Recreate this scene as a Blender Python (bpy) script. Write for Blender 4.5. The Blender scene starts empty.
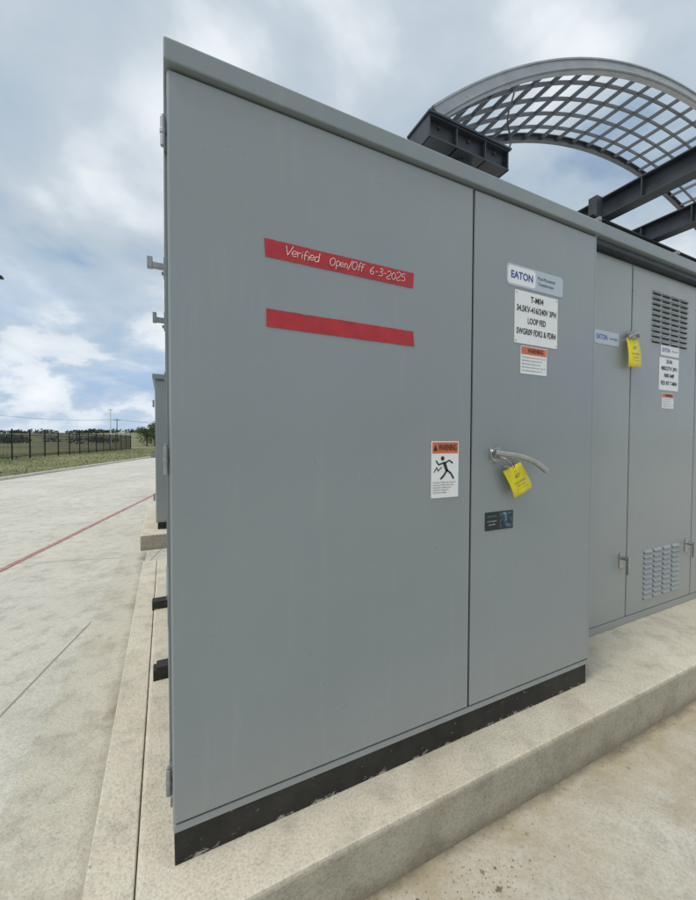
import bpy, math, random
from mathutils import Vector, Matrix
random.seed(7)
S=bpy.context.scene
S.view_settings.view_transform='Standard'; S.view_settings.look='None'; S.view_settings.exposure=0

# ------------------------------------------------------------ materials
def newmat(name):
    m=bpy.data.materials.new(name); m.use_nodes=True
    nt=m.node_tree; return m,nt,nt.nodes['Principled BSDF']
def N(nt,t,**k):
    n=nt.nodes.new(t)
    for a,b in k.items(): setattr(n,a,b)
    return n
def ramp(nt,src,stops):
    r=N(nt,'ShaderNodeValToRGB'); e=r.color_ramp.elements
    while len(e)<len(stops): e.new(0.5)
    for i,(p,c) in enumerate(stops):
        e[i].position=p; e[i].color=(c,c,c,1) if isinstance(c,(int,float)) else (*c,1)
    nt.links.new(src,r.inputs[0]); return r
def noise(nt,scale,detail=4,rough=.55,dist=0,vec=None):
    n=N(nt,'ShaderNodeTexNoise'); n.inputs['Scale'].default_value=scale; n.inputs['Detail'].default_value=detail
    n.inputs['Roughness'].default_value=rough; n.inputs['Distortion'].default_value=dist
    if vec is None:
        tc=N(nt,'ShaderNodeTexCoord'); vec=tc.outputs['Object']
    nt.links.new(vec,n.inputs['Vector']); return n
def mix(nt,f,a,b,mode='MIX'):
    m=N(nt,'ShaderNodeMix'); m.data_type='RGBA'; m.blend_type=mode
    for i,v in ((0,f),(6,a),(7,b)):
        if isinstance(v,(int,float)): m.inputs[i].default_value=v
        elif isinstance(v,tuple): m.inputs[i].default_value=(*v,1)
        else: nt.links.new(v,m.inputs[i])
    return m.outputs[2]
def math_(nt,op,a,b,c=None):
    m=N(nt,'ShaderNodeMath',operation=op)
    for i,v in enumerate((a,b,c)):
        if v is None: continue
        if isinstance(v,(int,float)): m.inputs[i].default_value=v
        else: nt.links.new(v,m.inputs[i])
    return m.outputs[0]
def bump(nt,b,h,strength,dist=.01):
    bp=N(nt,'ShaderNodeBump'); bp.inputs['Strength'].default_value=strength; bp.inputs['Distance'].default_value=dist
    nt.links.new(h,bp.inputs['Height']); nt.links.new(bp.outputs[0],b.inputs['Normal'])
def simple(name,col,rough=.5,metal=0,var=.12,scale=6):
    m,nt,b=newmat(name)
    n=noise(nt,scale,3)
    r=ramp(nt,n.outputs[0],[(.3,tuple(c*(1-var) for c in col)),(.7,tuple(min(1,c*(1+var)) for c in col))])
    nt.links.new(r.outputs[0],b.inputs['Base Color'])
    b.inputs['Roughness'].default_value=rough; b.inputs['Metallic'].default_value=metal
    return m
def paint(name,col,rough=.38):
    m,nt,b=newmat(name)
    tc=N(nt,'ShaderNodeTexCoord')
    n=noise(nt,1.3,4,.6,.2,tc.outputs['Object'])
    c1=ramp(nt,n.outputs[0],[(.3,tuple(c*.955 for c in col)),(.7,tuple(c*1.04 for c in col))])
    mp=N(nt,'ShaderNodeMapping'); mp.inputs['Scale'].default_value=(9,9,.8)
    nt.links.new(tc.outputs['Object'],mp.inputs[0])
    st=noise(nt,2.0,5,.7,0,mp.outputs[0])
    sr=ramp(nt,st.outputs[0],[(.56,0.0),(.82,.18)])
    c=mix(nt,sr.outputs[0],c1.outputs[0],(.46,.46,.43))
    sx=N(nt,'ShaderNodeSeparateXYZ'); nt.links.new(tc.outputs['Object'],sx.inputs[0])
    lo=ramp(nt,sx.outputs[2],[(.10,.40),(.42,0.0)])
    n3=noise(nt,14,5,.7,0,tc.outputs['Object'])
    c=mix(nt,math_(nt,'MULTIPLY',lo.outputs[0],n3.outputs[0]),c,(.45,.43,.36))
    # fine scuffs
    sc=noise(nt,55,4,.8,2.0,tc.outputs['Object']); sr2=ramp(nt,sc.outputs[0],[(.72,0.0),(.78,.35)])
    c=mix(nt,sr2.outputs[0],c,(.16,.17,.17))
    nt.links.new(c,b.inputs['Base Color'])
    rr=ramp(nt,n3.outputs[0],[(.3,rough-.04),(.7,rough+.08)])
    nt.links.new(rr.outputs[0],b.inputs['Roughness'])
    b.inputs['Coat Weight'].default_value=.25; b.inputs['Coat Roughness'].default_value=.22
    wav=noise(nt,1.7,1,.5,0,tc.outputs['Object'])
    bump(nt,b,wav.outputs[0],.35,.014)
    return m
M_gray=paint('gray_paint',(.258,.284,.288),.30)
M_gray2=paint('gray_paint_b',(.295,.316,.312),.33)
M_roof=paint('roof_paint',(.215,.245,.250),.36)
M_dark=simple('dark_gap',(.012,.012,.013),.8)
M_steel=simple('galvanised',(.34,.35,.36),.38,.75,.2,12)
M_chrome=simple('handle_metal',(.42,.42,.41),.3,.9,.15,30)
M_rim=simple('canopy_paint',(.36,.38,.40),.4,.3,.12,5)
M_bar_backlit=simple('canopy_bar_backlit',(.115,.125,.145),.5,.2,.15,5)  # canopy steel seen against the sky; backlit darkness put into the base colour
M_beam=simple('beam_steel',(.05,.058,.07),.55,.2,.35,4)
M_fence=simple('fence_black',(.010,.010,.011),.5)
M_white=simple('white_vinyl',(.80,.80,.78),.4,0,.03,8)
M_black=simple('black_ink',(.012,.012,.014),.5)
M_blue=simple('blue_ink',(.01,.06,.33),.4)
M_pblue=simple('pale_blue',(.46,.52,.58),.35,0,.03)
M_orange=simple('orange_vinyl',(.66,.15,.05),.4)
M_red=simple('red_tape',(.43,.020,.026),.45,0,.16,16)
M_yel=simple('yellow_tag',(.84,.70,.015),.4,0,.06,20)
M_chalk=simple('paint_pen',(.82,.74,.70),.6)
M_teal=simple('teal_ink',(.04,.3,.33),.5)
M_bark=simple('bark',(.09,.065,.045),.9)
M_pole=simple('white_pole',(.7,.7,.7),.5)
def leafmat(name,a,b_):
    m,nt,b=newmat(name); n=noise(nt,.9,2)
    r=ramp(nt,n.outputs[0],[(.35,a),(.65,b_)]); nt.links.new(r.outputs[0],b.inputs['Base Color']); b.inputs['Roughness'].default_value=.8
    return m
M_leaf=leafmat('foliage',(.035,.065,.02),(.09,.13,.04))
M_far=leafmat('far_foliage',(.045,.07,.05),(.075,.10,.07))
M_blade=leafmat('grass_blades',(.07,.10,.03),(.20,.20,.08))
m,nt,b=newmat('red_line_paint'); n=noise(nt,16,5,.75)
r=ramp(nt,n.outputs[0],[(.35,(.46,.42,.36)),(.52,(.42,.17,.15)),(.7,(.38,.12,.11))]); nt.links.new(r.outputs[0],b.inputs['Base Color']); b.inputs['Roughness'].default_value=.85
M_redline=m
m,nt,b=newmat('sticker_photo'); n=noise(nt,30,4,.6,1.2)
r=ramp(nt,n.outputs[0],[(.40,(.008,.012,.02)),(.52,(.02,.06,.11)),(.62,(.12,.26,.33)),(.75,(.5,.6,.6))]); nt.links.new(r.outputs[0],b.inputs['Base Color']); b.inputs['Roughness'].default_value=.25
M_photo=m
m,nt,b=newmat('black_base')
tc=N(nt,'ShaderNodeTexCoord'); mp=N(nt,'ShaderNodeMapping'); mp.inputs['Scale'].default_value=(1,1,2.2); nt.links.new(tc.outputs['Object'],mp.inputs[0])
n1=noise(nt,26,6,.72,.4,mp.outputs[0]); sx=N(nt,'ShaderNodeSeparateXYZ'); nt.links.new(tc.outputs['Object'],sx.inputs[0])
hz=ramp(nt,sx.outputs[2],[(0.0,.13),(.024,.0),(.1,0.0)])
k=ramp(nt,math_(nt,'ADD',n1.outputs[0],hz.outputs[0]),[(.64,0.0),(.69,1.0)])
dd=noise(nt,5,5,.7); du=ramp(nt,dd.outputs[0],[(.4,0.0),(.75,.25)])
c=mix(nt,du.outputs[0],(.006,.006,.006),(.12,.11,.09))
c=mix(nt,k.outputs[0],c,(.34,.32,.28)); nt.links.new(c,b.inputs['Base Color']); b.inputs['Roughness'].default_value=.6
bump(nt,b,n1.outputs[0],.3,.003)
M_base=m
def concrete(name,lo,hi,joints=False,stain=.5,side=False,strip=False):
    m,nt,b=newmat(name); tc=N(nt,'ShaderNodeTexCoord'); O=tc.outputs['Object']
    a=noise(nt,.55,5,.6,.3,O); f=noise(nt,7,6,.7,0,O); g=noise(nt,110,3,.7,0,O)
    c=ramp(nt,a.outputs[0],[(.3,lo),(.68,hi)]).outputs[0]
    fr=ramp(nt,f.outputs[0],[(.28,.70),(.5,1.0),(.75,1.07)])
    c=mix(nt,1.0,c,fr.outputs[0],'MULTIPLY')
    gr=ramp(nt,g.outputs[0],[(.3,.70),(.5,1.0),(.7,1.1)])
    c=mix(nt,1.0,c,gr.outputs[0],'MULTIPLY')
    s=noise(nt,1.7,7,.74,1.0,O); sr=ramp(nt,s.outputs[0],[(.52,0.0),(.72,stain)])
    c=mix(nt,sr.outputs[0],c,(.27,.22,.14))
    v=noise(nt,38,3,.6,0,O); vr=ramp(nt,v.outputs[0],[(.69,.0),(.74,.6)])
    c=mix(nt,vr.outputs[0],c,(.15,.13,.10))
    sx=N(nt,'ShaderNodeSeparateXYZ'); nt.links.new(O,sx.inputs[0])
    if side:   # damp / dirt tide line near the foot of the kerb face
        h=math_(nt,'MULTIPLY_ADD',f.outputs[0],.10,sx.outputs[2])
        hr=ramp(nt,math_(nt,'ADD',h,.25),[(.08,.65),(.17,0.0)])
        c=mix(nt,hr.outputs[0],c,(.17,.14,.09))
    if strip:
        h=math_(nt,'MULTIPLY_ADD',s.outputs[0],.30,sx.outputs[0])   # x + .3 noise
        hr=ramp(nt,math_(nt,'ADD',h,.5),[(.34,.0),(.44,.75)])
        c=mix(nt,hr.outputs[0],c,(.20,.165,.11))
    if joints:
        mp=N(nt,'ShaderNodeMapping'); mp.inputs['Rotation'].default_value=(0,0,math.radians(13.7)); nt.links.new(O,mp.inputs[0])
        sp=N(nt,'ShaderNodeSeparateXYZ'); nt.links.new(mp.outputs[0],sp.inputs[0])
        outs=[]
        for i,(per,off) in enumerate(((3.7,1.1),(4.6,.7))):
            q=math_(nt,'MODULO',math_(nt,'ADD',sp.outputs[i],off+1000*per),per)
            outs.append(math_(nt,'LESS_THAN',q,.016))
        mx=math_(nt,'MULTIPLY',math_(nt,'MAXIMUM',outs[0],outs[1]),.6)
        c=mix(nt,mx,c,(.14,.12,.09))
        w_=math_(nt,'MULTIPLY',math_(nt,'MULTIPLY_ADD',sx.outputs[1],.9,1.0),s.outputs[0])
        rw=ramp(nt,w_,[(.20,0.0),(.44,.75)])
        z=math_(nt,'MULTIPLY',math_(nt,'MULTIPLY',rw.outputs[0],math_(nt,'GREATER_THAN',sx.outputs[0],-.3)),math_(nt,'LESS_THAN',sx.outputs[1],0.0))
        c=mix(nt,z,c,(.37,.30,.18))
        # dark dirt gathered in the corner against the kerb
        w2=math_(nt,'MULTIPLY_ADD',f.outputs[0],.13,sx.outputs[1])
        r2=ramp(nt,math_(nt,'ADD',w2,.5),[(.355,0.0),(.40,.8)])
        z2=math_(nt,'MULTIPLY',math_(nt,'MULTIPLY',r2.outputs[0],math_(nt,'GREATER_THAN',sx.outputs[0],-.2)),math_(nt,'LESS_THAN',sx.outputs[1],0.0))
        c=mix(nt,z2,c,(.15,.125,.085))
    nt.links.new(c,b.inputs['Base Color']); b.inputs['Roughness'].default_value=.85
    bump(nt,b,math_(nt,'ADD',g.outputs[0],f.outputs[0]),.55,.004)
    return m
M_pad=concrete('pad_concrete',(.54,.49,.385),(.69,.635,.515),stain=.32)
M_padside_shaded=concrete('pad_side_shaded',(.36,.33,.25),(.46,.42,.325),stain=.6,side=True)  # kerb face: shading put into a darker base colour, plus stains and dirt
M_road=concrete('road_concrete',(.52,.50,.43),(.64,.61,.53),True,.34)
M_strip=concrete('apron_concrete',(.50,.47,.385),(.60,.565,.47),False,.5,strip=True)
m,nt,b=newmat('grass_ground'); tc=N(nt,'ShaderNodeTexCoord'); O=tc.outputs['Object']
a=noise(nt,.05,5,.6,.5,O); f=noise(nt,3,5,.75,0,O)
c=ramp(nt,a.outputs[0],[(.35,(.10,.13,.045)),(.5,(.19,.20,.08)),(.65,(.36,.31,.15))]).outputs[0]
fr=ramp(nt,f.outputs[0],[(.3,.55),(.7,1.2)]); c=mix(nt,1.0,c,fr.outputs[0],'MULTIPLY')
nt.links.new(c,b.inputs['Base Color']); b.inputs['Roughness'].default_value=.95; bump(nt,b,f.outputs[0],.8,.06)
M_ground=m

# ------------------------------------------------------------ geometry helpers
class MB:
    def __init__(s): s.v=[]; s.f=[]; s.m=[]
    def add(s,vs,fs,mi=0):
        o=len(s.v); s.v+= [tuple(v) for v in vs]; s.f+=[tuple(i+o for i in f) for f in fs]; s.m+=[mi]*len(fs)
    def box(s,x0,x1,y0,y1,z0,z1,mi=0,M=None):
        vs=[Vector((x,y,z)) for z in (z0,z1) for y in (y0,y1) for x in (x0,x1)]
        if M: vs=[M@v for v in vs]
        s.add(vs,[(0,2,3,1),(4,5,7,6),(0,1,5,4),(2,6,7,3),(0,4,6,2),(1,3,7,5)],mi)
    def bar(s,a,b,w,h,mi=0,up=Vector((0,0,1))):
        a=Vector(a);b=Vector(b);d=(b-a); L=d.length; d.normalize()
        r=d.cross(up)
        if r.length<1e-4: r=d.cross(Vector((1,0,0)))
        r.normalize(); u=r.cross(d)
        M=Matrix.Translation(a)@Matrix((r,d,u)).transposed().to_4x4()
        s.box(-w/2,w/2,0,L,-h/2,h/2,mi,M)
    def ibeam(s,a,b,w,h,t=.014,mi=0):
        a=Vector(a);b=Vector(b)
        z=Vector((0,0,h/2-t/2))
        s.bar(a+z,b+z,w,t,mi); s.bar(a-z,b-z,w,t,mi); s.bar(a,b,t,h-2*t,mi)
    def cyl(s,a,b,r0,r1=None,n=12,mi=0):
        r1=r0 if r1 is None else r1
        a=Vector(a);b=Vector(b);d=(b-a).normalized(); q=d.orthogonal().normalized(); w=d.cross(q)
        vs=[];
        for c,r in ((a,r0),(b,r1)):
            for i in range(n):
                t=2*math.pi*i/n; vs.append(c+q*math.cos(t)*r+w*math.sin(t)*r)
        fs=[(i,(i+1)%n,n+(i+1)%n,n+i) for i in range(n)]+[tuple(range(n))[::-1],tuple(range(n,2*n))]
        s.add(vs,fs,mi)
    def tube(s,pts,r,n=10,mi=0):
        for i in range(len(pts)-1): s.cyl(pts[i],pts[i+1],r,r,n,mi)
    def obj(s,name,mats,parent=None,bevel=0,smooth=False):
        me=bpy.data.meshes.new(name); me.from_pydata(s.v,[],s.f)
        for mm in (mats if isinstance(mats,list) else [mats]): me.materials.append(mm)
        for p,mi in zip(me.polygons,s.m): p.material_index=mi; p.use_smooth=smooth
        me.update(); o=bpy.data.objects.new(name,me); S.collection.objects.link(o)
        if parent: o.parent=parent
        if bevel:
            bv=o.modifiers.new('b','BEVEL'); bv.width=bevel; bv.segments=3; bv.limit_method='ANGLE'; bv.harden_normals=False
        return o
def box(name,x0,x1,y0,y1,z0,z1,mat,parent=None,bevel=0):
    q=MB(); q.box(x0,x1,y0,y1,z0,z1); return q.obj(name,mat,parent,bevel)
def empty(name):
    o=bpy.data.objects.new(name,None); S.collection.objects.link(o); return o
def text(s,x,z,y,h,mat,parent,width=None,align='CENTER',rot=0,name='lettering',bold=0):
    c=bpy.data.curves.new(name,'FONT'); c.body=s; c.size=h*1.38; c.align_x=align; c.align_y='CENTER'; c.offset=bold; c.resolution_u=3
    c.materials.append(mat); o=bpy.data.objects.new(name,c); S.collection.objects.link(o)
    o.rotation_euler=(math.pi/2,rot,0); o.location=(x,y,z)
    if width:
        bpy.context.view_layer.update(); w=o.dimensions.x
        if w>0: o.scale=(width/w,1,1)
    o.parent=parent; return o
def curve(name,pts,r,mat,parent=None,cyc=False):
    c=bpy.data.curves.new(name,'CURVE'); c.dimensions='3D'; c.bevel_depth=r; c.bevel_resolution=3; c.use_fill_caps=True; c.resolution_u=8
    sp=c.splines.new('BEZIER'); sp.bezier_points.add(len(pts)-1)
    for bp_,p in zip(sp.bezier_points,pts):
        bp_.co=p; bp_.handle_left_type=bp_.handle_right_type='AUTO'
    sp.use_cyclic_u=cyc
    c.materials.append(mat); o=bpy.data.objects.new(name,c); S.collection.objects.link(o)
    if parent: o.parent=parent
    return o
def rounded(name,x0,x1,z0,z1,y,mat,parent=None,r=.008,th=.0015):
    q=MB(); pts=[]
    for cx,cz,a0 in ((x1-r,z1-r,0),(x0+r,z1-r,90),(x0+r,z0+r,180),(x1-r,z0+r,270)):
        for k in range(5):
            t=math.radians(a0+k*22.5); pts.append((cx+r*math.cos(t),cz+r*math.sin(t)))
    n=len(pts)
    vs=[(p[0],y-th,p[1]) for p in pts]+[(p[0],y,p[1]) for p in pts]
    q.add(vs,[tuple(range(n))[::-1]]+[(i,(i+1)%n,n+(i+1)%n,n+i) for i in range(n)])
    return q.obj(name,mat,parent)
def plate(x0,x1,z0,z1,y,mat,parent,name='panel'):
    q=MB(); q.add([(x0,y,z0),(x1,y,z0),(x1,y,z1),(x0,y,z1)],[(0,1,2,3)]); return q.obj(name,mat,parent)

# ------------------------------------------------------------ ground, road
q=MB(); rings=[0,4,10,20,40,70,110,160,220,300,400,520,650,800,1100,1600,2400,3600]; NA=96
def terr(R,t):
    k=min(1,max(0,(R-140)/560)); k=k*k*(3-2*k)
    return -.2+k*(10+1.5*math.sin(t*5)+1*math.sin(t*13))
q.v.append((0,0,-.2))
for R in rings[1:]:
    for i in range(NA):
        t=2*math.pi*i/NA; q.v.append((R*math.cos(t),R*math.sin(t),terr(R,t)))
for i in range(NA): q.f.append((0,1+i,1+(i+1)%NA))
for k in range(len(rings)-2):
    for i in range(NA):
        a=1+k*NA; q.f.append((a+i,a+NA+i,a+NA+(i+1)%NA,a+(i+1)%NA))
q.m=[0]*len(q.f); q.obj('ground',M_ground,smooth=True)
D=Vector((.243,1,0)).normalized(); P0=Vector((-5.2,15.9,0)); Rr=Vector((D.y,-D.x,0))
def sheet(name,pts,z,mat):
    q=MB(); q.add([(p[0],p[1],z) for p in pts],[tuple(range(len(pts)))]); return q.obj(name,mat)
A=P0-D*45; B=P0+D*60
sheet('concrete_road',[A,A+Rr*50,B+Rr*50,B],-.196,M_road)
q=MB(); q.bar(A+Vector((-.09,0,-.17)),B+Vector((-.09,0,-.17)),.16,.14); q.obj('road_kerb',M_road,bevel=.02)
a=Vector((-1.65,4.19,0)); dl=Vector((.24,1,0)).normalized(); rl=Vector((dl.y,-dl.x,0))*.034
sheet('painted_red_line',[a-dl*12-rl,a-dl*12+rl,a+dl*40+rl,a+dl*40-rl],-.190,M_redline)
q=MB()
for _ in range(14000):
    s_=random.uniform(-4,55); o_=random.uniform(.2,14)
    p=P0+D*s_-Rr*o_; h=random.uniform(.03,.10); w=random.uniform(.01,.03); t=random.uniform(0,6.28)
    dx,dy=math.cos(t)*w,math.sin(t)*w
    q.add([(p.x-dx,p.y-dy,-.2),(p.x+dx,p.y+dy,-.2),(p.x+random.uniform(-.05,.05),p.y+random.uniform(-.05,.05),-.2+h)],[(0,1,2)])
q.obj('grass',M_blade)

# ------------------------------------------------------------ pads
def pad(name,x0,x1,y0,y1,z1=0,z0=-.24,bev=.012):
    q=MB(); q.box(x0,x1,y0,y1,z0,z1)
    o=q.obj(name,[M_pad,M_padside_shaded],bevel=bev)
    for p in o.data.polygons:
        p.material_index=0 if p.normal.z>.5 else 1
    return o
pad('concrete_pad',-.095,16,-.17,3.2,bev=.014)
pad('concrete_pad_edging',-.225,-.0965,-.172,3.2,-.003,bev=.006)
pad('concrete_pad',-.31,9,4.36,8)
sheet('concrete_apron',[(-.70,-4),(-.24,-4),(-.24,4.3),(-.50,4.3)],-.1925,M_strip)
q=MB()
for _ in range(620):
    u_=random.random()
    if u_<.7: x=random.uniform(-.2,5); y=-.175-abs(random.gauss(0.0,.05))
    elif u_<.9: x=random.gauss(.95,.10); y=-.33+random.gauss(0,.04)
    else: x=random.uniform(-1.5,4); y=random.uniform(-.8,-.2)
    r=random.uniform(.001,.0035)*(2.6 if random.random()<.05 else 1); z=-.196
    vs=[]
    for k in range(6):
        d_=[(1,0,0),(-1,0,0),(0,1,0),(0,-1,0),(0,0,1),(0,0,-.4)][k]; vs.append((x+d_[0]*r*random.uniform(.6,1.3),y+d_[1]*r*random.uniform(.6,1.3),z+r*.3+d_[2]*r*random.uniform(.5,1)))
    q.add(vs,[(0,2,4),(2,1,4),(1,3,4),(3,0,4),(2,0,5),(1,2,5),(3,1,5),(0,3,5)])
q.obj('gravel_debris',simple('debris',(.26,.22,.15),.9,0,.4,40))

# ------------------------------------------------------------ main transformer cabinet
T=empty('transformer_cabinet')
W=1.95; DEP=2.45
box('enclosure',.002,W-.002,.012,DEP,.10,2.285,M_gray,T,.003)
box('plinth',.006,W-.012,.006,DEP-.02,0.0,.099,M_base,T,.002)
box('door_gap',.012,W-.008,.0095,.0118,.112,2.278,M_dark,T)
box('left_door',.004,1.126,-.001,.011,.131,2.274,M_gray,T,.004)
box('right_door',1.136,1.936,-.001,.011,.131,2.274,M_gray,T,.004)
box('door_edge_return',1.938,W,.001,.0115,.104,2.277,M_gray,T,.001)
box('sill',.004,W-.002,.002,.0116,.101,.124,M_gray,T,.002)
y0=-.020
q=MB()
prof=[(y0,2.282),(y0,2.340),(y0+.010,2.350),(DEP/2,2.41),(DEP+.03,2.350),(DEP+.03,2.282)]
n=len(prof); q.add([(-.006,a,b_) for a,b_ in prof]+[(W+.008,a,b_) for a,b_ in prof],[tuple(range(n)),tuple(range(n,2*n))[::-1]]+[(i,n+i,n+(i+1)%n,(i+1)%n) for i in range(n)])
q.obj('roof_cap',M_roof,T,.004)
q=MB()
for z in (2.12,1.19,.24):
    q.cyl((-.008,.028,z-.040),(-.008,.028,z+.040),.0075,mi=0); q.box(-.007,.002,.03,.07,z-.036,z+.036)
    q.cyl((-.008,.028,z+.041),(-.008,.028,z+.047),.005)
    q.cyl((-.008,.028,z-.006),(-.008,.028,z+.006),.009)
q.obj('hinges',M_steel,T,.001)
for yy,zz,l in ((.22,1.822,.058),(.34,1.680,.046)):
    q=MB(); q.box(-l*.85,.002,yy-.010,yy+.010,zz-.010,zz+.006); q.box(-.010,.002,yy-.022,yy+.022,zz-.035,zz+.022)
    q.box(-l,-l*.72,yy-.011,yy+.011,zz-.012,zz+.022)
    q.cyl((-.010,yy,zz-.024),(-.016,yy,zz-.024),.006)
    q.obj('bracket',M_steel,T,.003)
q=MB(); q.box(-.004,.0015,.05,DEP-.02,.14,.17); q.box(-.005,.0015,.06,.085,.17,2.25); q.box(-.005,.0015,1.2,1.23,.17,2.25)
for z in (.6,1.5): q.box(-.010,.0015,.5,.9,z,z+.02)
q.obj('side_trim',M_roof,T,.001)
q=MB(); q.box(-.075,.005,.98,1.05,.0,.055); q.box(-.105,.005,1.90,1.98,.0,.06); q.box(-.06,.005,.98,1.05,.055,.07)
q.obj('anchor_feet',M_base,T,.002)
q=MB(); q.cyl((1.262,-.001,1.19),(1.262,-.014,1.19),.034,.031,24); q.cyl((1.262,-.014,1.19),(1.262,-.045,1.19),.018,.015,20)
q.box(1.232,1.292,-.004,-.0015,1.158,1.222)
q.obj('handle_escutcheon',M_chrome,T,.002)
curve('door_handle',[(1.228,-.036,1.203),(1.262,-.052,1.198),(1.36,-.058,1.184),(1.45,-.060,1.155),(1.515,-.060,1.118)],.0125,M_chrome,T)
curve('hasp',[(1.285,-.012,1.18),(1.30,-.045,1.165),(1.315,-.05,1.145),(1.30,-.02,1.14)],.0035,M_chrome,T)
def tape(name,x0,x1,z0,z1,seed):
    rr=random.Random(seed); q=MB(); n=40; vs=[]
    for i in range(n+1):
        x=x0+(x1-x0)*i/n; j=rr.uniform(-.0007,.0007); yy=-.0020-rr.uniform(0,.0013)
        vs+= [(x+(rr.uniform(-.004,.004) if i in(0,n) else 0),yy,z0+j),(x+(rr.uniform(-.004,.004) if i in(0,n) else 0),yy,z1+j)]
    q.add(vs,[(2*i,2*i+2,2*i+3,2*i+1) for i in range(n)])
    return q.obj(name,M_red,None,0,True)
tp=tape('red_tape',.273,.83,1.820,1.876,1); tp2=tape('red_tape',.281,.835,1.604,1.660,2)
G={
'V':([[(0,1),(.15,.5),(.27,0)],[(.27,0),(.45,.5),(.66,1.05)]],.68),'e':([[(0,.3),(.38,.34),(.34,.55),(.16,.6),(.02,.4),(.03,.12),(.2,0),(.42,.1)]],.5),
'r':([[(.02,.6),(.05,0)],[(.05,.35),(.2,.57),(.36,.55)]],.4),'i':([[(.05,.55),(.08,0)],[(.06,.78),(.075,.82)]],.2),
'f':([[(.4,.95),(.25,1),(.14,.8),(.12,-.08)],[(0,.5),(.34,.54)]],.4),'d':([[(.38,.5),(.2,.58),(.02,.35),(.06,.05),(.25,0),(.4,.25)],[(.42,1.05),(.4,.02)]],.55),
'O':([[(.3,1),(.05,.8),(0,.4),(.15,.03),(.4,0),(.6,.3),(.6,.75),(.45,.98),(.26,1)]],.75),
'p':([[(.04,.58),(.02,-.4)],[(.04,.45),(.2,.6),(.38,.45),(.34,.12),(.16,0),(.04,.12)]],.5),
'n':([[(.03,.58),(.04,0)],[(.04,.38),(.18,.57),(.32,.5),(.34,0)]],.48),'/':([[(0,-.15),(.36,1.1)]],.45),
'6':([[(.36,1),(.1,.65),(.02,.25),(.16,0),(.36,.08),(.4,.32),(.24,.48),(.06,.32)]],.52),'-':([[(.02,.42),(.24,.45)]],.34),
'3':([[(.04,.92),(.25,1),(.38,.8),(.16,.54),(.4,.36),(.3,.05),(.02,.03)]],.52),'2':([[(.03,.78),(.2,1),(.38,.8),(.28,.45),(.02,.02),(.42,.04)]],.52),
'0':([[(.2,1),(.03,.7),(.04,.2),(.2,0),(.38,.25),(.38,.75),(.2,1)]],.52),'5':([[(.4,1),(.1,.98),(.06,.58),(.3,.6),(.4,.3),(.25,.02),(.02,.06)]],.5)}
def hand(s,x,x1,z,h,parent,y=-.0045,slope=0):
    tot=sum(G[c_][1] for c_ in s); k=(x1-x)/tot
    c=bpy.data.curves.new('handwriting','CURVE'); c.dimensions='3D'; c.bevel_depth=.00105; c.bevel_resolution=1; c.resolution_u=5; xs=x
    for ch in s:
        pl,adv=G[ch]; dz=random.uniform(-.07,.07); sz=random.uniform(.92,1.1); sl=random.uniform(.10,.24)
        for line in pl:
            sp=c.splines.new('BEZIER'); sp.bezier_points.add(len(line)-1)
            for p_,(a_,b_) in zip(sp.bezier_points,line):
                p_.co=(x+a_*k*sz+(b_*sl)*h+random.uniform(-.0005,.0005),y,z+(b_*sz+dz)*h+(x-xs)*slope+random.uniform(-.0005,.0005)); p_.handle_left_type=p_.handle_right_type='AUTO'
        x+=adv*k
    c.materials.append(M_chalk); o=bpy.data.objects.new('handwriting',c); S.collection.objects.link(o); o.parent=parent
hand('Verified',.335,.455,1.838,.028,tp,slope=-.02); hand('Open/Off',.490,.620,1.838,.027,tp,slope=.02); hand('6-3-2025',.643,.795,1.836,.028,tp)

wl=rounded('warning_sticker',.923,1.06,1.024,1.248,-.0015,M_white,None,.004)
plate(.927,1.056,1.200,1.244,-.0035,M_orange,wl,'header')
text('WARNING',1.003,1.222,-.0045,.026,M_black,wl,.092,bold=.0006)
q=MB(); q.add([(.932,-.0045,1.21),(.952,-.0045,1.21),(.942,-.0045,1.234)],[(0,1,2)]); q.obj('alert_triangle',M_black,wl)
q2=MB()
def limb(P,w):
    for i in range(len(P)-1):
        a=Vector((P[i][0],0,P[i][1])); b_=Vector((P[i+1][0],0,P[i+1][1])); d=(b_-a).normalized(); nn=Vector((-d.z,0,d.x))*w/2
        q2.add([(a+nn)+Vector((0,-.0042,0)),(a-nn)+Vector((0,-.0042,0)),(b_-nn)+Vector((0,-.0042,0)),(b_+nn)+Vector((0,-.0042,0))],[(0,1,2,3)])
limb([(.985,1.165),(1.0,1.13)],.014); limb([(.985,1.163),(.958,1.155),(.945,1.172)],.006); limb([(.988,1.16),(1.012,1.172),(1.03,1.16)],.006)
limb([(1.0,1.133),(.985,1.112),(.968,1.098)],.008); limb([(1.0,1.133),(1.02,1.12),(1.035,1.098)],.008)
q2.add([(.978+.009*math.cos(t*.628),-.0042,1.18+.009*math.sin(t*.628)) for t in range(10)],[tuple(range(10))])
limb([(.935,1.125),(.95,1.145),(.955,1.13),(.975,1.146)],.004)
q2.obj('falling_figure',M_black,wl)
for i,z in enumerate((1.085,1.075,1.065,1.055,1.045)): text('Hazardous voltage inside. Keep out.'[:34-i*4],.930,z,-.0042,.0052,M_black,wl,.115-.012*i,'LEFT')
ml=rounded('manufacturer_label',1.318,1.69,1.928,2.02,-.0015,M_pblue,None,.018)
rounded('logo_field',1.326,1.500,1.936,2.012,-.0032,M_white,ml,.014,.0003)
text('EATON',1.413,1.974,-.0045,.032,M_blue,ml,.138,bold=.001)
text('Pad-Mounted',1.515,1.986,-.0042,.015,M_black,ml,.115,'LEFT'); text('Transformer',1.515,1.961,-.0042,.015,M_black,ml,.11,'LEFT')
il=rounded('equipment_id_sign',1.37,1.655,1.683,1.914,-.0015,M_white,None,.006,.002)
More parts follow.
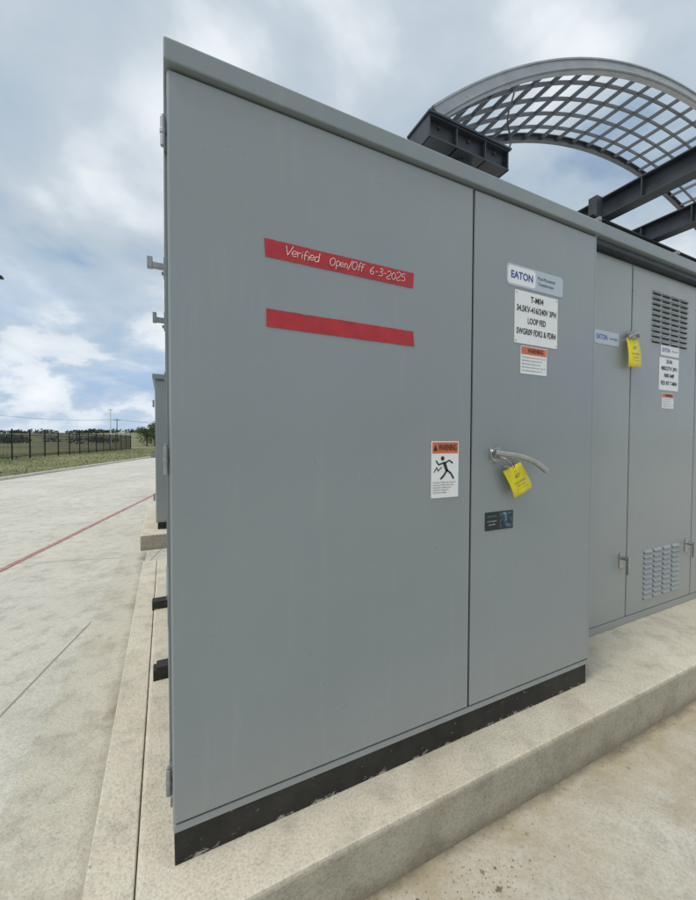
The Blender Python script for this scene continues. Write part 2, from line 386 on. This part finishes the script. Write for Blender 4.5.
for s_,z,w in (('T-M04',1.882,.085),('34.5KV-416/240V 3PH',1.836,.262),('LOOP FED',1.786,.12),('SWGR09 FDR2 & FDR4',1.736,.262)):
    text(s_,1.512,z,-.0045,.027,M_black,il,w,bold=.0008)
q=MB()
for x,z in ((1.38,1.903),(1.645,1.903),(1.38,1.694),(1.645,1.694)): q.cyl((x,-.0035,z),(x,-.0055,z),.003,.003,10)
q.obj('screws',M_chrome,il)
def warn(x0,x1,z0,z1,y=-.0015,name='warning_label'):
    o=rounded(name,x0,x1,z0,z1,y,M_white,None,.003); h=z1-z0
    plate(x0+.003,x1-.003,z1-h*.30,z1-.003,y-.002,M_orange,o,'header'); text('WARNING',(x0+x1)/2+.01,z1-h*.16,y-.003,h*.17,M_black,o,(x1-x0)*.6,bold=.0004)
    for i in range(5): text('Risk of electric shock or burn. Turn off'[:40-5*(i%3)],x0+.008,z1-h*(.40+.12*i),y-.0027,h*.055,M_black,o,(x1-x0)*(.88-.1*(i%3)),'LEFT')
    return o
warn(1.412,1.585,1.551,1.674)
pl=rounded('service_sticker',1.211,1.378,.865,.944,-.0015,M_black,None,.002)
plate(1.296,1.374,.872,.938,-.0034,M_photo,pl,'picture'); text('SERVICE',1.250,.925,-.0034,.008,M_teal,pl,.055); text('scan for support',1.250,.905,-.0034,.005,M_white,pl,.055); text('call 24h',1.250,.89,-.0034,.005,M_white,pl,.04)
def tag(cs,y,anchor,lines,name='lockout_tag',bend=.012):
    A_,B_,C_,D_=[Vector((c[0],0,c[1])) for c in cs]; q=MB(); n=6; vs=[]
    for i in range(n+1):
        f=i/n
        for g in (0,1):
            p=(A_.lerp(D_,f)).lerp(B_.lerp(C_,f),g); vs.append((p.x,y-bend*math.sin(f*2.2)-.004*g*f,p.z))
    q.add(vs,[(2*i,2*i+1,2*i+3,2*i+2) for i in range(n)]); o=q.obj(name,M_yel,None,0,True)
    sd=o.modifiers.new('s','SOLIDIFY'); sd.thickness=.0012
    ang=-math.atan2((B_-A_).z,(B_-A_).x); dn=(D_-A_); c0=(A_+B_)/2; L_=(B_-A_).length
    for f,s_,k,wf in lines:
        p=c0+dn*f; text(s_,p.x,p.z,y-bend*math.sin(f*2.2)-.007,L_*k,M_black,o,L_*wf,rot=ang)
    curve('tie',[anchor,(anchor[0]+.012,anchor[1]-.008,anchor[2]-.02),((c0+dn*.05).x,y-.004,(c0+dn*.05).z)],.0016,M_black,o)
    return o
TL=((.16,'o',.10,.07),(.34,'4T',.17,.26),(.54,'CAUTION',.09,.6),(.66,'SEALED',.06,.45),(.76,'do not operate',.045,.6))
tag([(1.283,1.120),(1.388,1.158),(1.45,1.046),(1.345,1.003)],-.028,(1.305,-.05,1.165),TL)

# ------------------------------------------------------------ switchgear line-up to the right
G2=empty('switchgear_cabinet'); Y2=.275; X1=9.2
box('enclosure',1.99,X1,Y2+.012,1.45,.0,2.44,M_gray2,G2,.003)
box('door_gap',2.0,X1-.01,Y2+.0085,Y2+.0118,.05,2.43,M_dark,G2)
seams=[1.995,2.805,3.68,4.56,5.44,6.32,7.2,8.1,9.19]
for i in range(len(seams)-1):
    box('door',seams[i]+.006,seams[i+1]-.006,Y2-.001,Y2+.0108,.055,2.425,M_gray2,G2,.004)
box('base_rail',1.992,X1-.002,Y2+.001,Y2+.0116,.002,.05,M_gray2,G2,.002)
q=MB(); q.box(1.98,X1+.03,Y2-.075,1.52,2.475,2.55); q.obj('roof',M_roof,G2,.006)
box('roof_soffit',1.99,X1,Y2-.045,1.49,2.441,2.474,M_beam,G2,.002)
q=MB(); 
for x in [2.3+.9*i for i in range(8)]: q.box(x,x+.02,Y2-.08,1.52,2.551,2.575)
q.obj('roof_ribs',M_roof,G2,.003)
def louvers(x0,x1,z0,z1,rows,cols,name):
    q=MB(); cw=(x1-x0)/cols; rh=(z1-z0)/rows; y=Y2-.001
    for r_ in range(rows):
        for c_ in range(cols):
            a=x0+c_*cw+cw*.10; b_=x0+(c_+1)*cw-cw*.10; z=z0+r_*rh
            t=z+rh*.84; m_=z+rh*.30; p=.012
            q.add([(a,y-.0005,t),(b_,y-.0005,t),(b_-.003,y-p,m_),(a+.003,y-p,m_),(a,y-.0005,m_),(b_,y-.0005,m_)],[(3,2,1,0),(4,3,0),(5,1,2)],0)
            q.add([(a,y-.0015,z+rh*.08),(b_,y-.0015,z+rh*.08),(b_,y-.0015,m_),(a,y-.0015,m_)],[(0,1,2,3)],1)
    return q.obj(name,[M_gray2,M_dark],G2)
for dx in (0,1.76,3.52):
    louvers(3.04+dx,3.54+dx,1.94,2.31,10,4,'upper_louvers'); louvers(3.0+dx,3.5+dx,.13,.49,10,4,'lower_louvers')
q=MB()
for x in (2.735,3.60,4.48,5.36,6.24):
    q.box(x-.022,x+.022,Y2-.006,Y2-.0015,.40,.50); q.cyl((x,Y2-.003,.47),(x,Y2-.05,.47),.013); 
    q.box(x-.011,x+.011,Y2-.056,Y2-.042,.37,.485)
q.obj('latch_handles',M_chrome,G2,.003)
q=MB(); q.cyl((2.76,Y2-.001,1.955),(2.76,Y2-.03,1.955),.022,.018,16); q.obj('handle_boss',M_chrome,G2,.001)
curve('upper_handle',[(2.70,Y2-.035,1.925),(2.745,Y2-.04,1.95),(2.80,Y2-.04,1.965),(2.84,Y2-.03,1.95)],.011,M_chrome,G2)
q=MB()
for z in (.35,.42,1.3,2.2,2.26):
    for x in (2.82,3.66): q.cyl((x,Y2-.001,z),(x,Y2-.004,z),.005,.004,8)
q.obj('screws',M_chrome,G2)
tag([(2.69,1.925),(2.83,1.925),(2.84,1.745),(2.70,1.735)],Y2-.03,(2.76,Y2-.04,1.95),TL)
ml2=rounded('manufacturer_label',2.40,2.66,1.865,1.95,Y2-.0015,M_pblue,None,.015)
text('EATON',2.475,1.908,Y2-.0035,.032,M_blue,ml2,.115,bold=.001); text('Switchgear',2.60,1.908,Y2-.0035,.014,M_black,ml2,.09)
ml3=rounded('manufacturer_label',3.17,3.42,1.868,1.94,Y2-.0015,M_white,None,.01)
text('EATON',3.24,1.905,Y2-.0035,.030,M_blue,ml3,.105,bold=.001); text('Panel',3.36,1.905,Y2-.0035,.014,M_black,ml3,.08)
il2=rounded('equipment_id_sign',3.155,3.42,1.62,1.852,Y2-.0015,M_white,None,.005)
for s_,z,w in (('SS-9A',1.825,.08),('480/277V 3PH',1.775,.22),('4000 AMP',1.725,.14),('FED BY T-M04',1.67,.22)): text(s_,3.288,z,Y2-.004,.028,M_black,il2,w,bold=.001)
warn(3.20,3.36,1.49,1.60,Y2-.0015)

F=empty('switchgear_cabinet')
box('enclosure',-.13,3.0,4.65,6.4,.10,2.08,M_gray,F,.004); box('roof',-.16,3.03,4.60,6.45,2.081,2.15,M_roof,F,.006); box('plinth',-.11,2.98,4.67,6.38,0,.099,M_base,F,.002)
box('door',-.12,.9,4.636,4.6495,.12,2.06,M_gray,F,.004); box('door',.91,1.9,4.636,4.6495,.12,2.06,M_gray,F,.004)
q=MB(); q.cyl((-.15,4.69,1.7),(-.15,4.69,1.8),.012); q.cyl((-.15,4.69,.4),(-.15,4.69,.5),.012); q.box(-.19,-.13,4.7,4.73,1.0,1.06); q.obj('hinges',M_steel,F)

# ------------------------------------------------------------ curved canopy
C=empty('arched_steel_canopy')
R=7.9; xc=7.5; zc=6.25-R
def arc(t,y,dr=0): return Vector((xc+(R+dr)*math.sin(t),y,zc+(R+dr)*math.cos(t)))
tm=math.asin(5.24/R)
def arcbar(q,y,w,h,dr=0,n=56,mi=0):
    vs=[]
    for i in range(n+1):
        t=-tm+2*tm*i/n
        vs+= [arc(t,y-w/2,dr-h/2),arc(t,y+w/2,dr-h/2),arc(t,y+w/2,dr+h/2),arc(t,y-w/2,dr+h/2)]
    fs=[]
    for i in range(n):
        o=4*i
        for k in range(4): fs.append((o+k,o+(k+1)%4,o+4+(k+1)%4,o+4+k))
    fs+=[(0,1,2,3),(4*n+3,4*n+2,4*n+1,4*n)]
    q.add(vs,fs,mi)
YA,YB=1.65,2.88
q=MB(); arcbar(q,YA,.010,.118,.01); arcbar(q,YA+.035,.06,.012,.065); arcbar(q,YA+.035,.06,.012,-.055); arcbar(q,YA-.012,.014,.016,.055); arcbar(q,YA-.012,.014,.016,-.040); q.obj('front_rim',M_rim,C)
q=MB(); arcbar(q,YB,.010,.11); arcbar(q,YB-.03,.05,.012,.049); arcbar(q,YB-.03,.05,.012,-.049); q.obj('rear_rim',M_bar_backlit,C)
q=MB()
for k in range(1,5): arcbar(q,YA+(YB-YA)*k/5,.020,.040)
NB=30
for i in range(NB+1):
    t=-tm+2*tm*(i)/NB
    a_=arc(t,YA+.01,.0); b_=arc(t,YB-.01,.0); u=Vector((math.sin(t),0,math.cos(t)))
    q.bar(a_,b_,.026,.045,up=u)
q.obj('lattice',M_bar_backlit,C)
q=MB()
q.ibeam((2.16,1.68,4.10),(3.16,1.68,4.10),.13,.20); q.ibeam((2.16,1.88,4.10),(3.16,1.88,4.10),.13,.20)
q.box(2.14,3.18,1.60,1.95,4.203,4.222)
for x in (2.16,2.48,2.84,3.15): q.box(x-.007,x+.007,1.62,1.95,4.0,4.2)
for x in (2.30,2.66,3.0):
    for dz in (-.05,.05): q.cyl((x,1.665,4.10+dz),(x,1.655,4.10+dz),.016,n=6)
q.ibeam((4.8,1.95,4.05),(4.8,-.9,4.05),.16,.24); q.ibeam((5.9,1.95,4.05),(5.9,-.9,4.05),.16,.24)
q.ibeam((4.5,1.66,3.80),(12.6,1.66,3.80),.14,.22)
for x in (4.8,5.9):
    for y in (1.75,1.2,.6,.05): q.box(x-.075,x+.075,y-.006,y+.006,3.945,4.155)
q.obj('beams',M_beam,C)
q=MB()
for x in (2.66,4.8,8.6,12.2):
    q.box(x-.08,x+.08,1.70,1.715,0,3.99); q.box(x-.08,x+.08,1.855,1.87,0,3.99); q.box(x-.006,x+.006,1.715,1.855,0,3.99); q.box(x-.13,x+.13,1.66,1.92,0,.02)
q.box(4.60,4.712,1.60,1.61,3.75,4.16); q.box(4.60,4.612,1.61,1.70,3.75,4.16)
q.bar((12.66,1.65,4.3),(12.66,2.88,4.3),.1,.1); q.bar((2.28,1.65,4.27),(2.28,2.88,4.27),.08,.1)
q.obj('columns',M_beam,C)
curve('hanging_cable',[(3.13,1.66,4.1),(3.22,1.70,4.25),(3.30,1.72,4.42),(3.27,1.74,4.62),(3.36,1.74,4.95)],.009,M_beam,C)

# ------------------------------------------------------------ fence, lamp, poles, trees
q=MB(); FA=Vector((-10.9,26,0)); FB=Vector((-4.6,64.3,0)); dv=(FB-FA); L=dv.length; dn=dv.normalized()
n=int(L/.13)
for i in range(n+1):
    p=FA+dn*(i*.13); q.box(p.x-.011,p.x+.011,p.y-.011,p.y+.011,-.15,1.88)
n2=int(L/2.4)
for i in range(n2+1):
    p=FA+dn*(i*2.4); q.box(p.x-.04,p.x+.04,p.y-.04,p.y+.04,-.25,2.0)
for z in (0,1.55,1.78): q.bar(FA+Vector((0,0,z)),FB+Vector((0,0,z)),.03,.05)
q.obj('metal_fence',M_fence)
q=MB(); bx,by=-8.6,20.8
q.cyl((bx,by,-.2),(bx,by,8.3),.10,.06,16); q.cyl((bx,by,-.2),(bx,by,.3),.22,.2,16); q.tube([(bx,by,8.2),(bx+.5,by,8.38),(bx+1.3,by,8.45)],.035)
q.box(bx+1.25,bx+2.15,by-.14,by+.14,8.40,8.50); q.obj('street_lamp',M_fence,None,.01)
q=MB(); q.cyl((-9.4,84,-.2),(-9.4,84,7.0),.10,.06,12); q.box(-9.75,-9.05,83.9,84.1,6.9,7.05); q.obj('light_pole',M_pole)
UP=[(-95,170),(-57,182),(-19.5,198),(18,214)]
for (x,y) in UP:
    q=MB(); q.cyl((x,y,-.3),(x,y,10.8),.19,.13,8); q.bar((x-1.3,y-.5,10.0),(x+1.3,y+.5,10.0),.14,.16)
    for s_ in (-1.2,0,1.2): q.cyl((x+s_,y+s_*.38,10.05),(x+s_,y+s_*.38,10.4),.07)
    q.obj('utility_pole',M_bark)
q=MB()
for i in range(len(UP)-1):
    for s_ in (-1.2,0,1.2):
        a_=Vector((UP[i][0]+s_,UP[i][1]+s_*.38,10.4)); b_=Vector((UP[i+1][0]+s_,UP[i+1][1]+s_*.38,10.4)); P=[]
        for k in range(13):
            f=k/12; p=a_.lerp(b_,f); p.z-=1.1*4*f*(1-f); P.append(p)
        q.tube(P,.022,4)
q.obj('power_lines',M_fence)
def leaves(q,c,r,n,size):
    for _ in range(n):
        d=Vector((random.gauss(0,1),random.gauss(0,1),random.gauss(0,1))).normalized()*random.random()**.4
        p=Vector(c)+Vector((d.x*r[0],d.y*r[1],d.z*r[2])); a=Vector((random.gauss(0,1),random.gauss(0,1),random.gauss(0,1))).normalized(); b_=a.orthogonal().normalized(); s_=size*random.uniform(.6,1.3)
        w=a.cross(b_); q.add([p+b_*s_,p+w*s_*.5,p-b_*s_,p-w*s_*.5],[(0,1,2,3)])
def tree(x,y,h,w):
    o=empty('tree'); q=MB(); q.cyl((x,y,-.3),(x+.1,y,h*.5),.16,.09,8); tips=[]
    for k in range(9):
        t=k*.7*2; e=Vector((x+math.cos(t)*w*.35*random.uniform(.5,1.1),y+math.sin(t)*w*.35,h*random.uniform(.3,.85))); q.cyl((x,y,h*random.uniform(.15,.4)),e,.06,.02,6); tips.append(e)
    q.obj('trunk',M_bark,o); q=MB()
    for e in tips: leaves(q,e,(w*.22,w*.22,h*.14),170,.13)
    leaves(q,(x,y,h*.38),(w*.45,w*.4,h*.40),800,.14); q.obj('crown',M_leaf,o)
tree(-3.6,93,4.8,4.8); tree(-2.2,97,5.8,4.2)
q=MB()
for _ in range(90):
    a_=math.radians(random.uniform(-40,25)); R_=random.uniform(560,690); h=random.uniform(3.0,6.0); w=random.uniform(8,20)
    leaves(q,(R_*math.sin(a_),R_*math.cos(a_),terr(R_,math.pi/2-a_)+h*.4),(w,w*.5,h*.6),90,1.6)
for _ in range(14):
    a_=math.radians(random.uniform(-17,-6)); R_=random.uniform(150,210)
    leaves(q,(R_*math.sin(a_),R_*math.cos(a_),1.0),(3.5,3,2.0),170,.45)
q.obj('distant_trees',M_far)

# ------------------------------------------------------------ light
SE,SAZ=60,math.radians(-100)
sd=Vector((math.sin(SAZ)*math.cos(math.radians(SE)),math.cos(SAZ)*math.cos(math.radians(SE)),math.sin(math.radians(SE))))
sun=bpy.data.lights.new('sun','SUN'); sun.energy=1.9; sun.angle=math.radians(22); sun.color=(1,.95,.87)
so=bpy.data.objects.new('sun',sun); S.collection.objects.link(so); so.rotation_euler=sd.to_track_quat('Z','Y').to_euler()
w=bpy.data.worlds.new('World'); S.world=w; w.use_nodes=True; nt=w.node_tree
bg=nt.nodes['Background']; bg.inputs[1].default_value=.13
sk=N(nt,'ShaderNodeTexSky'); sk.sky_type='NISHITA'; sk.sun_disc=False; sk.sun_elevation=math.radians(SE); sk.sun_rotation=SAZ
tc=N(nt,'ShaderNodeTexCoord'); sp=N(nt,'ShaderNodeSeparateXYZ'); nt.links.new(tc.outputs['Generated'],sp.inputs[0])
ad=math_(nt,'ADD',math_(nt,'MAXIMUM',sp.outputs[2],0.0),.30)
cb=N(nt,'ShaderNodeCombineXYZ')
for i in (0,1): nt.links.new(math_(nt,'DIVIDE',sp.outputs[i],ad),cb.inputs[i])
n1=noise(nt,1.7,9,.50,.25,cb.outputs[0]); nb=noise(nt,.8,2,.5,0,cb.outputs[0])
nn=math_(nt,'ADD',math_(nt,'MULTIPLY',n1.outputs[0],.68),math_(nt,'MULTIPLY',nb.outputs[0],.32))
mp=N(nt,'ShaderNodeMapping'); mp.inputs['Scale'].default_value=(1,1,2.2); mp.inputs['Location'].default_value=(3.3,1.2,.4); nt.links.new(tc.outputs['Generated'],mp.inputs[0])
n2=noise(nt,3.2,9,.56,.3,mp.outputs[0])
K=1/.12
cl=ramp(nt,nn,[(.38,(.30,.42,.56)),(.44,(.42,.51,.60)),(.50,(.52,.59,.66)),(.56,(.76,.81,.85)),(.64,(.92,.94,.96))])
sc=N(nt,'ShaderNodeVectorMath',operation='SCALE'); nt.links.new(cl.outputs[0],sc.inputs[0]); sc.inputs[3].default_value=K
gapm=ramp(nt,nn,[(.36,.6),(.43,0.0)])
c=mix(nt,gapm.outputs[0],sc.outputs[0],sk.outputs[0])
lowc=ramp(nt,n2.outputs[0],[(.43,(.33,.48,.68)),(.50,(.47,.58,.72)),(.54,(.74,.80,.87)),(.66,(.90,.93,.96))])
ls=N(nt,'ShaderNodeVectorMath',operation='SCALE'); nt.links.new(lowc.outputs[0],ls.inputs[0]); ls.inputs[3].default_value=K
lm=ramp(nt,sp.outputs[2],[(0.14,.9),(.40,.0)])
c=mix(nt,lm.outputs[0],c,ls.outputs[0])
hz=ramp(nt,sp.outputs[2],[(0.0,.6),(.08,.0)])
c=mix(nt,hz.outputs[0],c,(.60*K,.68*K,.78*K))
nt.links.new(c,bg.inputs[0])

# ------------------------------------------------------------ camera
th=math.radians(25.95); p=math.radians(1.46); rl_=.0034
Fw=Vector((math.sin(th)*math.cos(p),math.cos(th)*math.cos(p),-math.sin(p))); Rt=Vector((math.cos(th),-math.sin(th),0)); Up=Rt.cross(Fw)
R2=(Rt+Up*rl_).normalized(); U2=(Up-Rt*rl_).normalized()
cam=bpy.data.cameras.new('camera'); cam.sensor_fit='HORIZONTAL'; cam.sensor_width=36; cam.lens=36*376/696; cam.clip_start=.02; cam.clip_end=6000
co=bpy.data.objects.new('camera',cam); S.collection.objects.link(co)
Mx=Matrix((R2,U2,-Fw)).transposed().to_4x4(); Mx.translation=Vector((-.01,-1.177,1.25)); co.matrix_world=Mx
S.camera=co
